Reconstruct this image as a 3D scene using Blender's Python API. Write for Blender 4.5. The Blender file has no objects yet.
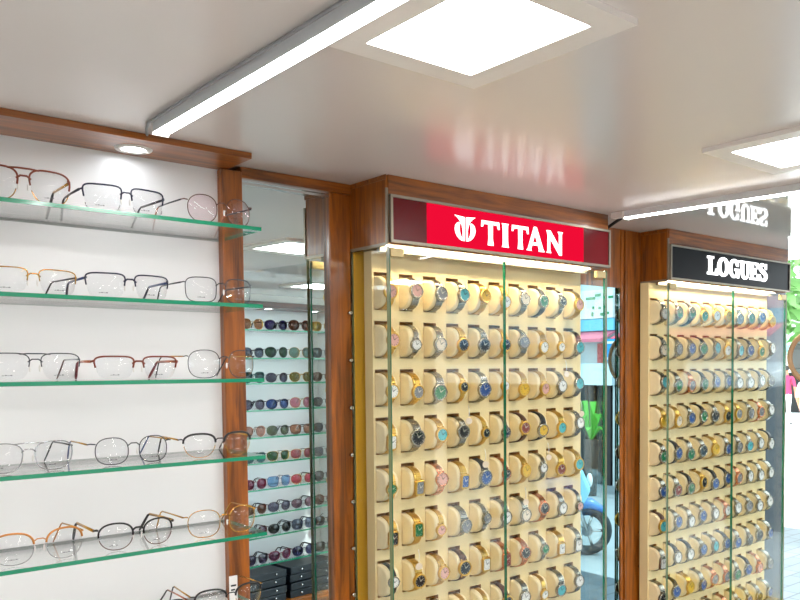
import bpy, bmesh, math, random
from mathutils import Vector, Matrix
random.seed(7)
sc = bpy.context.scene
COL = sc.collection
R = math.radians
# ------------------------------------------------------------------ scale: one working unit is 0.345 m, the camera is the origin
U = 0.345
CAMZ = 1.75
FL = -CAMZ / U                      # floor level in working units


def M(p):
    return Vector((p[0] * U, p[1] * U, CAMZ + p[2] * U))


# ------------------------------------------------------------------ camera
cam_d = bpy.data.cameras.new('camera')
cam = bpy.data.objects.new('camera', cam_d)
COL.objects.link(cam)
a, t, r = R(41.94), R(-2.754), R(-0.329)
Fv = Vector((math.sin(a), math.cos(a), 0)); Rv = Vector((math.cos(a), -math.sin(a), 0)); Uv = Vector((0, 0, 1))
F2 = Fv * math.cos(t) + Uv * math.sin(t); U2 = -Fv * math.sin(t) + Uv * math.cos(t)
R3 = Rv * math.cos(r) + U2 * math.sin(r); U3 = -Rv * math.sin(r) + U2 * math.cos(r)
cam.matrix_world = Matrix(((R3.x, U3.x, -F2.x, 0), (R3.y, U3.y, -F2.y, 0), (R3.z, U3.z, -F2.z, CAMZ), (0, 0, 0, 1)))
cam_d.sensor_fit = 'HORIZONTAL'; cam_d.sensor_width = 36
cam_d.lens = 821.69 / 800 * 36
cam_d.shift_x = -(486.97 - 400) / 800
cam_d.shift_y = (405.93 - 300) / 800
cam_d.clip_start = 0.02; cam_d.clip_end = 200
sc.camera = cam

# ------------------------------------------------------------------ sky, sun, exposure
SKY = 3.6
PANEL, STRIP, CASELED, DOWN = 26.0, 24.0, 64.0, 22.0
w = bpy.data.worlds.new('world'); sc.world = w; w.use_nodes = True
bg = w.node_tree.nodes['Background']
bg.inputs[0].default_value = (0.86, 0.97, 1.0, 1); bg.inputs[1].default_value = SKY
sun_d = bpy.data.lights.new('sun', 'SUN'); sun_d.energy = 5.0; sun_d.angle = R(2); sun_d.color = (1, .97, .9)
sun = bpy.data.objects.new('sun', sun_d); COL.objects.link(sun)
sun.rotation_euler = (R(-32), R(8), 0); sun.location = (8, 5, 12)
sc.view_settings.view_transform = 'Standard'; sc.view_settings.look = 'None'
sc.view_settings.exposure = 0.5; sc.view_settings.gamma = 1.0
sc.view_settings.use_curve_mapping = False
sc.cycles.max_bounces = 10; sc.cycles.diffuse_bounces = 5; sc.cycles.glossy_bounces = 6
sc.cycles.transparent_max_bounces = 32; sc.cycles.sample_clamp_indirect = 6.0
sc.cycles.use_denoising = True
sc.cycles.caustics_reflective = False; sc.cycles.caustics_refractive = False


# ------------------------------------------------------------------ materials
def srgb(c):
    return tuple(((v / 255) / 12.92 if v / 255 <= .04045 else ((v / 255 + .055) / 1.055) ** 2.4) for v in c) + (1,)


def mat(name, col, rough=.5, metal=0., spec=.5, coat=0., noise=0., nscale=40., bump=0., emit=None, estr=0.):
    m = bpy.data.materials.new(name); m.use_nodes = True
    nt = m.node_tree; b = nt.nodes['Principled BSDF']
    c = srgb(col)
    b.inputs['Base Color'].default_value = c; b.inputs['Roughness'].default_value = rough
    b.inputs['Metallic'].default_value = metal; b.inputs['Specular IOR Level'].default_value = spec
    b.inputs['Coat Weight'].default_value = coat; b.inputs['Coat Roughness'].default_value = .05
    if emit:
        b.inputs['Emission Color'].default_value = srgb(emit); b.inputs['Emission Strength'].default_value = estr
    if noise or bump:
        tc = nt.nodes.new('ShaderNodeTexCoord'); nz = nt.nodes.new('ShaderNodeTexNoise')
        nz.inputs['Scale'].default_value = nscale; nz.inputs['Detail'].default_value = 4
        nt.links.new(tc.outputs['Object'], nz.inputs['Vector'])
        if noise:
            mx = nt.nodes.new('ShaderNodeMix'); mx.data_type = 'RGBA'
            mx.inputs[6].default_value = tuple(v * (1 - noise) for v in c[:3]) + (1,)
            mx.inputs[7].default_value = tuple(min(1, v * (1 + noise)) for v in c[:3]) + (1,)
            nt.links.new(nz.outputs['Fac'], mx.inputs[0]); nt.links.new(mx.outputs[2], b.inputs['Base Color'])
        if bump:
            bp = nt.nodes.new('ShaderNodeBump'); bp.inputs['Strength'].default_value = bump; bp.inputs['Distance'].default_value = .002
            nt.links.new(nz.outputs['Fac'], bp.inputs['Height']); nt.links.new(bp.outputs['Normal'], b.inputs['Normal'])
    return m


def wood(name, scale, c1=(80, 37, 5), c2=(184, 102, 22)):
    m = bpy.data.materials.new(name); m.use_nodes = True
    nt = m.node_tree; b = nt.nodes['Principled BSDF']; L = nt.links.new
    tc = nt.nodes.new('ShaderNodeTexCoord'); mp = nt.nodes.new('ShaderNodeMapping'); mp.inputs['Scale'].default_value = scale
    nz = nt.nodes.new('ShaderNodeTexNoise'); nz.inputs['Scale'].default_value = 5; nz.inputs['Detail'].default_value = 7; nz.inputs['Roughness'].default_value = .62; nz.inputs['Distortion'].default_value = .6
    cr = nt.nodes.new('ShaderNodeValToRGB')
    cr.color_ramp.elements[0].position = .30; cr.color_ramp.elements[0].color = srgb(c1)
    cr.color_ramp.elements[1].position = .72; cr.color_ramp.elements[1].color = srgb(c2)
    L(tc.outputs['Object'], mp.inputs['Vector']); L(mp.outputs['Vector'], nz.inputs['Vector']); L(nz.outputs['Fac'], cr.inputs['Fac']); L(cr.outputs['Color'], b.inputs['Base Color'])
    b.inputs['Roughness'].default_value = .32; b.inputs['Coat Weight'].default_value = .35; b.inputs['Coat Roughness'].default_value = .12
    return m


def glass(name, tint, gloss=1.0, ior=1.5):
    m = bpy.data.materials.new(name); m.use_nodes = True
    nt = m.node_tree; nt.nodes.clear(); L = nt.links.new
    o = nt.nodes.new('ShaderNodeOutputMaterial'); mx = nt.nodes.new('ShaderNodeMixShader')
    tr = nt.nodes.new('ShaderNodeBsdfTransparent'); tr.inputs[0].default_value = tint
    gl = nt.nodes.new('ShaderNodeBsdfGlossy'); gl.inputs['Roughness'].default_value = 0.0; gl.inputs[0].default_value = (gloss, gloss, gloss, 1)
    f0 = ((ior - 1) / (ior + 1)) ** 2                       # Schlick reflectance, the same from either side of a pane
    lw = nt.nodes.new('ShaderNodeLayerWeight'); lw.inputs[0].default_value = .5
    pw = nt.nodes.new('ShaderNodeMath'); pw.operation = 'POWER'; pw.inputs[1].default_value = 5
    ma = nt.nodes.new('ShaderNodeMath'); ma.operation = 'MULTIPLY_ADD'; ma.inputs[1].default_value = 1 - f0; ma.inputs[2].default_value = f0
    L(lw.outputs['Facing'], pw.inputs[0]); L(pw.outputs[0], ma.inputs[0]); L(ma.outputs[0], mx.inputs[0]); L(tr.outputs[0], mx.inputs[1]); L(gl.outputs[0], mx.inputs[2]); L(mx.outputs[0], o.inputs[0])
    return m


def emission(name, col, strength):
    m = bpy.data.materials.new(name); m.use_nodes = True
    nt = m.node_tree; nt.nodes.clear()
    o = nt.nodes.new('ShaderNodeOutputMaterial'); e = nt.nodes.new('ShaderNodeEmission')
    e.inputs[0].default_value = col if len(col) == 4 else tuple(col) + (1,); e.inputs[1].default_value = strength
    nt.links.new(e.outputs[0], o.inputs[0]); return m


WV = wood('wood_vertical_grain', (16, 16, 1.1)); WH = wood('wood_horizontal_grain', (1.1, 16, 16))
WD = wood('wood_dark', (1.1, 16, 16), (58, 22, 6), (112, 50, 16))
WHITE = mat('white_laminate', (238, 238, 238), .28, noise=.015, nscale=3)
CEIL = mat('ceiling_satin', (222, 213, 209), .22, spec=.85, noise=.02, nscale=2)
CEILG = mat('ceiling_gloss', (216, 214, 212), .045, spec=.6, noise=.02, nscale=2)
CLEAR = glass('clear_glass', (.99, .997, .994, 1), .9, 1.4)
CASEGL = glass('cabinet_glass', (.985, .995, .99, 1), .75, 1.45)
EDGE = mat('glass_edge_green', (14, 128, 92), .12, spec=.6, coat=.3)
EDGED = mat('glass_edge_dark', (104, 112, 78), .15, spec=.6)
MIRR = mat('mirror_silver', (222, 236, 238), .0, metal=1.0, noise=.004, nscale=2)
MIRRD = mat('mirror_dimmed', (146, 170, 176), .0, metal=1.0, noise=.004, nscale=2)  # darker mirror colour only dims the reflected street
STEELF = mat('brushed_frame', (150, 140, 124), .38, metal=.6, noise=.05)
CHROME = mat('chrome', (215, 215, 215), .16, metal=1., noise=.02)
CLAMP = mat('clamp_nickel', (190, 168, 120), .4, metal=.4, noise=.05)
BRASS = mat('brass_gold', (246, 184, 56), .4, metal=.0, noise=.08, nscale=15)
CREAM = mat('cream_board', (240, 218, 164), .55, noise=.03, nscale=30)
POCKET = mat('pocket_shaded', (182, 126, 48), .7, noise=.1)  # golden brown of the gap shadows put into the pocket colour
CUSH = mat('cushion_suede', (250, 230, 184), .6, noise=.04, nscale=120, bump=.1)
MAROON = mat('maroon_acrylic', (104, 6, 14), .3, spec=.2, noise=.05)
REDLIT = emission('red_backlit', (.62, .003, .026), 1.0)
LETW = emission('white_backlit_letter', (1, .95, .95), 1.7)
LOGW = emission('white_lit_letter', (.95, .98, 1), 2.2)
BLACKA = mat('black_acrylic', (12, 12, 13), .35, spec=.12, noise=.1)
ALU = mat('aluminium_housing', (215, 218, 222), .4, metal=.0, noise=.03)
PANELW = mat('white_metal', (235, 228, 222), .4, noise=.01)
EPANEL = emission('panel_light', (1, .98, .965), PANEL)
ESTRIP = emission('tube_light', (1, .98, .97), STRIP)
ECASE = emission('case_light', (1, .88, .60), CASELED)
EDOWN = emission('downlight_lamp', (.90, .95, 1), DOWN)
EDOWN2 = emission('downlight_lamp_strong', (.90, .95, 1), 60)
WIREG = mat('grey_wire', (140, 142, 145), .5, noise=.05)
BLACK = mat('black_plastic', (18, 18, 20), .4, noise=.1)
TRAYM = mat('tray_black', (16, 22, 30), .35, noise=.15)
FLOORM = mat('floor_tile', (205, 198, 188), .25, noise=.05, nscale=4)
STONE = mat('dark_granite', (98, 106, 114), .12, spec=.6, noise=.25, nscale=60)


# ------------------------------------------------------------------ mesh builder (working units, or metres when scale = 1)
class MB:
    def __init__(s):
        s.v = []; s.f = []; s.m = []; s.s = []

    def face(s, ids, m=0, smooth=False):
        s.f.append(tuple(ids)); s.m.append(m); s.s.append(smooth)

    def add(s, vs):
        n = len(s.v); s.v += [tuple(p) for p in vs]; return n

    def quad(s, p, m=0):
        n = s.add(p); s.face(range(n, n + len(p)), m)

    def box(s, p, q, m=0, ms=None):
        x0, y0, z0 = p; x1, y1, z1 = q
        n = s.add([(x0, y0, z0), (x1, y0, z0), (x1, y1, z0), (x0, y1, z0), (x0, y0, z1), (x1, y0, z1), (x1, y1, z1), (x0, y1, z1)])
        fs = [(0, 3, 2, 1), (4, 5, 6, 7), (0, 1, 5, 4), (1, 2, 6, 5), (2, 3, 7, 6), (3, 0, 4, 7)]   # bottom top front right back left
        for i, f in enumerate(fs):
            s.face([n + k for k in f], ms[i] if ms else m)
        return s

    def tube(s, path, rad, n=8, closed=False, m=0, flat=1.0):
        P = [Vector(p) for p in path]; k = len(P); rings = []
        up = None
        for i in range(k):
            if closed:
                d = (P[(i + 1) % k] - P[i - 1])
            else:
                d = P[min(i + 1, k - 1)] - P[max(i - 1, 0)]
            d.normalize()
            if up is None:
                up = Vector((0, 1, 0)) if abs(d.y) < .9 else Vector((0, 0, 1))
            side = d.cross(up); side.normalize(); up = side.cross(d); up.normalize()
            rr = rad[i] if isinstance(rad, (list, tuple)) else rad
            rings.append(s.add([P[i] + side * (math.cos(2 * math.pi * j / n) * rr) + up * (math.sin(2 * math.pi * j / n) * rr * flat) for j in range(n)]))
        for i in range(k if closed else k - 1):
            A, B = rings[i], rings[(i + 1) % k]
            for j in range(n):
                s.face((A + j, A + (j + 1) % n, B + (j + 1) % n, B + j), m, True)
        if not closed:
            s.face([rings[0] + j for j in reversed(range(n))], m); s.face([rings[-1] + j for j in range(n)], m)
        return s

    def cyl(s, p, q, rad, n=16, m=0, r2=None):
        return s.tube([p, q], [rad, rad if r2 is None else r2], n, False, m)

    def prism(s, poly, d0, d1, plane='xz', m=0, smooth=False):
        def P(a, b, c):
            return {'xz': (a, c, b), 'xy': (a, b, c), 'yz': (c, a, b)}[plane]
        k = len(poly); A = s.add([P(a, b, d0) for a, b in poly]); B = s.add([P(a, b, d1) for a, b in poly])
        s.face([A + i for i in range(k)], m); s.face([B + i for i in reversed(range(k))], m)
        for i in range(k):
            s.face((A + i, B + i, B + (i + 1) % k, A + (i + 1) % k), m, smooth)
        return s

    def ell(s, c, rx, ry, rz, nu=12, nv=8, m=0):
        rows = []
        for i in range(nv + 1):
            th = math.pi * i / nv
            rows.append(s.add([(c[0] + rx * math.sin(th) * math.cos(2 * math.pi * j / nu), c[1] + ry * math.sin(th) * math.sin(2 * math.pi * j / nu), c[2] + rz * math.cos(th)) for j in range(nu)]))
        for i in range(nv):
            for j in range(nu):
                s.face((rows[i] + j, rows[i + 1] + j, rows[i + 1] + (j + 1) % nu, rows[i] + (j + 1) % nu), m, True)
        return s

    def mesh(s, name, mats, metric=False, origin=None):
        me = bpy.data.meshes.new(name)
        o = origin or Vector((0, 0, 0))
        vs = [Vector(p) for p in s.v] if metric else [M(p) - o for p in s.v]
        me.from_pydata(vs, [], s.f)
        for m_ in (mats if isinstance(mats, (list, tuple)) else [mats]):
            me.materials.append(m_)
        for i, p in enumerate(me.polygons):
            p.material_index = s.m[i]; p.use_smooth = s.s[i]
        bm = bmesh.new(); bm.from_mesh(me); bmesh.ops.remove_doubles(bm, verts=bm.verts, dist=1e-6)
        bmesh.ops.recalc_face_normals(bm, faces=bm.faces); bm.to_mesh(me); bm.free()
        return me


def link(o, parent=None):
    COL.objects.link(o)
    if parent is not None:
        o.parent = parent
    return o


def wloc(o):
    p = Vector((0, 0, 0))
    while o is not None:
        p += o.location; o = o.parent
    return p


def part(name, mb, mats, parent=None, metric=False, bevel=0.):
    """one mesh object; in working-unit mode the vertices are given in place and stored relative to the parent"""
    org = wloc(parent) if parent is not None else Vector((0, 0, 0))
    o = bpy.data.objects.new(name, mb.mesh(name, mats, metric, org)); link(o, parent)
    if bevel:
        b = o.modifiers.new('bevel', 'BEVEL'); b.width = bevel; b.segments = 2; b.limit_method = 'ANGLE'
    return o


def single(name, mb, mats, label, cat, group=None, bevel=0.):
    """a thing that is one mesh; origin at the middle of its base"""
    xs = [M(p) for p in mb.v]
    org = Vector(((min(p.x for p in xs) + max(p.x for p in xs)) / 2, (min(p.y for p in xs) + max(p.y for p in xs)) / 2, min(p.z for p in xs)))
    o = bpy.data.objects.new(name, mb.mesh(name, mats, False, org)); link(o); o.location = org
    if bevel:
        b = o.modifiers.new('bevel', 'BEVEL'); b.width = bevel; b.segments = 2; b.limit_method = 'ANGLE'
    return tag(o, label, cat, group)


def tag(o, label, cat, group=None):
    o['label'] = label; o['category'] = cat
    if group:
        o['group'] = group
    return o


def thing(name, label, cat, loc, group=None):
    o = bpy.data.objects.new(name, None); link(o); o.empty_display_size = .02
    o.location = M(loc)
    return tag(o, label, cat, group)


def struct(name, mb, mats, bevel=0.):
    xs = [M(p) for p in mb.v]
    org = sum(xs, Vector((0, 0, 0))) / len(xs)
    o = bpy.data.objects.new(name, mb.mesh(name, mats, False, org)); link(o); o.location = org; o['kind'] = 'structure'
    if bevel:
        b = o.modifiers.new('bevel', 'BEVEL'); b.width = bevel; b.segments = 2; b.limit_method = 'ANGLE'
    return o


def copy_tree(o, parent=None):
    c = o.copy(); COL.objects.link(c)
    if parent is not None:
        c.parent = parent
    for ch in o.children:
        copy_tree(ch, c)
    return c


ORD = ['first', 'second', 'third', 'fourth', 'fifth', 'sixth', 'seventh', 'eighth', 'ninth', 'tenth', 'eleventh']

# ------------------------------------------------------------------ the room
WY = 3.9165            # face of the shelf wall
XE = 7.45              # shop front
YB = -2.72             # opposite wall
XL = -3.2              # left end wall
struct('floor', MB().box((XL, YB, FL - .1), (XE, WY + .3, FL)), FLOORM)
struct('ceiling', MB().box((XL, YB, 1.0), (4.36, WY + .3, 1.12)), CEIL)
struct('ceiling_far', MB().box((4.36, YB, 1.0), (XE, WY + .3, 1.12)), CEILG)
struct('wall_back', MB().box((XL, WY, FL), (1.80, WY + .3, 1.0)).box((1.80, WY + .12, FL), (XE - .2, WY + .3, 1.0)), WHITE)
struct('wall_left', MB().box((XL - .2, YB, FL), (XL, WY + .3, 1.1)), WHITE)
struct('wall_front', MB().box((XL, YB - .2, FL), (XE, YB, 1.1)), WHITE)
struct('wall_right', MB().box((XE - .19, YB, FL), (XE, -2.05, 1.0)), WHITE)
# wood framing of the shelf wall: posts, beam over the mirror, panel over the second mirror
struct('trim_1', MB().box((1.748, 3.87, FL), (1.857, WY + .12, .9705)), WV, .002)
struct('trim_2', MB().box((1.857, 3.885, .945), (2.502, WY + .12, .9995)), WH, .002)
struct('trim_3', MB().box((2.366, 3.900, FL), (2.4995, WY + .12, .945)), WV, .002)
struct('trim_4', MB().box((4.80, 3.86, FL), (5.035, WY + .12, .9995)).box((4.835, 3.846, FL), (4.852, 3.86, .99)), WV, .002)
struct('trim_5', MB().box((4.20, 3.866, .57), (4.80, WY + .12, .9995)), WV)
struct('trim_6', MB().box((6.62, 3.88, FL), (XE - .2, WY + .12, .9995)), STONE)
struct('trim_7', MB().box((1.857, 3.88, FL), (2.365, WY + .12, -3.0)).box((4.15, 3.9, FL), (4.80, WY + .12, -3.4)), WV)

# mirrors (the first hangs a little askew in its frame)
d = R(3.2)


def mir_y(x):
    return 3.93 + (x - 2.35) * math.tan(d)


m1 = thing('wall_mirror', 'tall wall mirror between two wooden posts reflecting sunglasses on glass shelves', 'mirror', (2.1, 3.96, -3.0))
mb = MB(); p = [(1.857, mir_y(1.857)), (2.365, mir_y(2.365)), (2.365, mir_y(2.365) + .02), (1.857, mir_y(1.857) + .02)]
mb.prism(p, -3.0, .945, 'xy'); part('mirror_glass', mb, MIRR, m1)
mb = MB().box((1.857, 3.90, .915), (2.365, 3.925, .927)).box((1.857, 3.90, .934), (2.365, 3.925, .945)); part('top_rail', mb, CHROME, m1)
m2 = thing('wall_mirror', 'narrow tall wall mirror between the two watch cabinets reflecting the street', 'mirror', (4.45, 3.88, -3.4))
part('mirror_glass', MB().box((4.20, 3.868, -3.4), (4.799, 3.90, .57)), MIRRD, m2)

# ------------------------------------------------------------------ ceiling lights
def ceiling_panel(x0, x1, y0, y1, label):
    t = thing('ceiling_light', label, 'ceiling light', ((x0 + x1) / 2, (y0 + y1) / 2, 1.0), 'square ceiling panel lights')
    f = .095
    mb = MB()
    X = [x0 - f, x0, x1, x1 + f]; Y = [y0 - f, y0, y1, y1 + f]
    for (a0, a1, b0, b1) in ((X[0], X[3], Y[0], Y[1]), (X[0], X[3], Y[2], Y[3]), (X[0], X[1], Y[1], Y[2]), (X[2], X[3], Y[1], Y[2])):
        mb.box((a0, b0, .980), (a1, b1, 1.0))
    part('frame', mb, PANELW, t)
    c = .02; mb = MB()
    poly = []
    for (cx, cy, s) in ((x1 - c, y1 - c, 0), (x0 + c, y1 - c, 90), (x0 + c, y0 + c, 180), (x1 - c, y0 + c, 270)):
        poly += [(cx + c * math.cos(R(s + q)), cy + c * math.sin(R(s + q))) for q in (0, 30, 60, 90)]
    mb.prism(poly, .984, .9995, 'xy'); part('diffuser', mb, EPANEL, t)


ceiling_panel(1.43, 1.85, 1.60, 2.13, 'square white ceiling panel light near the red-lit sign')
ceiling_panel(3.41, 3.87, 1.58, 2.10, 'square white ceiling panel light near the long tube over the black sign')
ceiling_panel(-.6, -.15, 1.60, 2.13, 'added square ceiling panel light above the left shelves')  # this and the following panels are unseen, added to light the shop
ceiling_panel(-.6, -.15, -1.2, -.7, 'added square ceiling panel light in the back corner of the shop')
ceiling_panel(1.43, 1.85, -1.2, -.7, 'added square ceiling panel light above the middle of the shop')
ceiling_panel(3.41, 3.87, -1.2, -.7, 'added square ceiling panel light above the sunglasses shelves')
ceiling_panel(5.5, 5.95, -.9, -.4, 'added square ceiling panel light beside the shop front')


def tube_light(p, q, label, wire=True):
    P, Q = Vector(p + (0,)), Vector(q + (0,)); dr = (Q - P).normalized(); sd = Vector((-dr.y, dr.x, 0))
    if sd.x > 0:
        sd = -sd                                   # sd points towards the camera side (-X)
    t = thing('tube_light', label, 'tube light', ((P.x + Q.x) / 2, (P.y + Q.y) / 2, 1.0), 'ceiling tube lights')
    def strip(w0, w1, z0, z1, e0=0., e1=0.):
        a_, b_ = P + dr * e0, Q - dr * e1
        mb = MB(); pts = [a_ + sd * w0, b_ + sd * w0, b_ + sd * w1, a_ + sd * w1]
        mb.prism([(v.x, v.y) for v in pts], z0, z1, 'xy'); return mb
    part('housing', strip(-.030, .034, .958, 1.0), ALU, t)
    mb = MB(); n = 6; rows = []
    for e in (P + dr * .012, Q - dr * .012):
        rows.append(mb.add([(e + sd * (math.cos(math.pi * j / n) * .029 + .002)).to_tuple()[:2] + (.9578 - .006 * math.sin(math.pi * j / n),) for j in range(n + 1)]))
    for j in range(n):
        mb.face((rows[0] + j, rows[0] + j + 1, rows[1] + j + 1, rows[1] + j), 0, True)
    mb.face([rows[0] + j for j in range(n + 1)]); mb.face([rows[1] + j for j in range(n + 1)]); mb.face((rows[0], rows[0] + n, rows[1] + n, rows[1]))
    part('tube', mb, ESTRIP, t)
    for e in (P, Q - dr * .012):
        pts = [e - sd * .032, e + dr * .012 - sd * .032, e + dr * .012 + sd * .036, e + sd * .036]
        mb = MB(); mb.prism([(v.x, v.y) for v in pts], .948, .9995, 'xy')
        part('end_cap', mb, PANELW, t)
    return t, P, dr, sd


t, P, dr, sd = tube_light((1.292, 3.43), (1.292, -1.8), 'long bright ceiling tube light starting above the downlight in the wooden shelf canopy')
pts = [(1.30, 3.60, .992), (1.262, 3.50, .99), (1.235, 3.40, .986), (1.23, 2.9, .988), (1.232, 2.2, .987), (1.23, 1.4, .988)]
part('wire', MB().tube(pts, .006, 6), WIREG, t)
t, P, dr, sd = tube_light((4.285, 3.41), (4.47, 1.30), 'long ceiling tube light running across in front of the black sign')
part('connector', MB().box((4.235, 3.40, .962), (4.285, 3.49, .998)), PANELW, t)
part('cable', MB().tube([(4.30, 3.43, .975), (4.31, 3.50, .955), (4.315, 3.58, .925), (4.32, 3.65, .90), (4.33, 3.75, .885), (4.34, 3.89, .88)], .011, 8), BLACK, t)

# ------------------------------------------------------------------ eyewear shelves on the left
cp = thing('shelf_canopy', 'dark wooden canopy board over the glass eyewear shelves', 'canopy', (0, 3.76, .97))
part('board', MB().box((XL, 3.612, .971), (1.783, WY, .9998)), WH, cp, bevel=.001)
dl = thing('downlight', 'round recessed downlight in the wooden canopy over the eyewear', 'downlight', (1.306, 3.79, .97), 'canopy downlights')


def downlight(root, x, y, z, lamp=None):
    mb = MB()
    n = 28; A = [mb.add([(x + r_ * math.cos(2 * math.pi * j / n), y + r_ * math.sin(2 * math.pi * j / n), zz) for j in range(n)]) for r_, zz in ((.079, z), (.076, z - .006), (.052, z - .006), (.050, z - .002))]
    for i in range(3):
        for j in range(n):
            mb.face((A[i] + j, A[i] + (j + 1) % n, A[i + 1] + (j + 1) % n, A[i + 1] + j), 0, True)
    for sx in (-1, 1):
        mb.cyl((x + sx * .064, y, z - .006), (x + sx * .064, y, z - .010), .007, 8)
    part('trim_ring', mb, PANELW, root)
    part('lamp', MB().cyl((x, y, z - .0025), (x, y, z - .0005), .050, 24), lamp or EDOWN, root)


downlight(dl, 1.306, 3.785, .971)
for i, x in enumerate((.2, -.9, -2.0)):
    dn = thing('downlight', 'recessed downlight in the wooden canopy, %s from the lit one above the blue glasses' % ORD[i], 'downlight', (x, 3.79, .97), 'canopy downlights')
    downlight(dn, x, 3.785, .971)

SH = [.6367, .2879, -.0481, -.4014, -.7575, -1.115]
SHN = ['topmost', 'second', 'third', 'fourth', 'fifth', 'lowest']
for k, z in enumerate(SH):
    t = thing('glass_shelf', 'clear glass shelf with green front edge, %s of the eyewear shelves' % ('topmost' if k == 0 else ORD[k] + ' from the top'), 'shelf', (0, 3.7, z), 'glass eyewear shelves')
    part('glass_pane', MB().box((XL, 3.482, z - .017), (1.7586, WY, z), ms=[0, 0, 1, 1, 1, 1]), [CLEAR, EDGE], t)


# ------------------------------------------------------------------ eyeglasses (metres, standing on z = 0, looking to -Y)
METALS = {}


def cmat(key):
    C = dict(gold=((212, 160, 72), .25, 1.), silver=((190, 192, 196), .22, 1.), rose=((205, 128, 100), .25, 1.), gun=((70, 72, 78), .3, .9), black=((20, 18, 20), .35, 0.),
             navy=((26, 30, 58), .3, .2), blue=((60, 80, 130), .3, .2), tort=((120, 48, 20), .3, 0.), brown=((84, 42, 24), .35, 0.), red=((120, 20, 36), .3, 0.), grey=((112, 114, 118), .35, .1), amber=((190, 120, 40), .3, 0.), white=((235, 232, 228), .4, 0.), teal=((20, 90, 90), .3, 0.))
    if key not in METALS:
        c = C[key]; METALS[key] = mat('frame_' + key, c[0], c[1], c[2], noise=.35 if key == 'tort' else .05, nscale=300 if key == 'tort' else 60)
    return METALS[key]


LENS = glass('demo_lens', (.975, .98, .985, 1), .8, 1.42)
LENSM = {}


def tint(c):
    if c not in LENSM:
        m = glass('tinted_lens_%d' % len(LENSM), tuple(v ** .55 for v in srgb(c)[:3]) + (1,), 1.0, 1.5)
        LENSM[c] = m
    return LENSM[c]


def outline(a_, b_, n_, taper, N=36, avi=0.):
    P_ = []
    for i in range(N):
        th = 2 * math.pi * i / N; c, s = math.cos(th), math.sin(th)
        x = math.copysign(abs(c) ** (2 / n_), c) * a_; z = math.copysign(abs(s) ** (2 / n_), s) * b_
        x *= 1 + taper * (z / b_)
        x += avi * a_ * max(0, -z / b_) * .5
        P_.append((x, z))
    return P_


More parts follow.
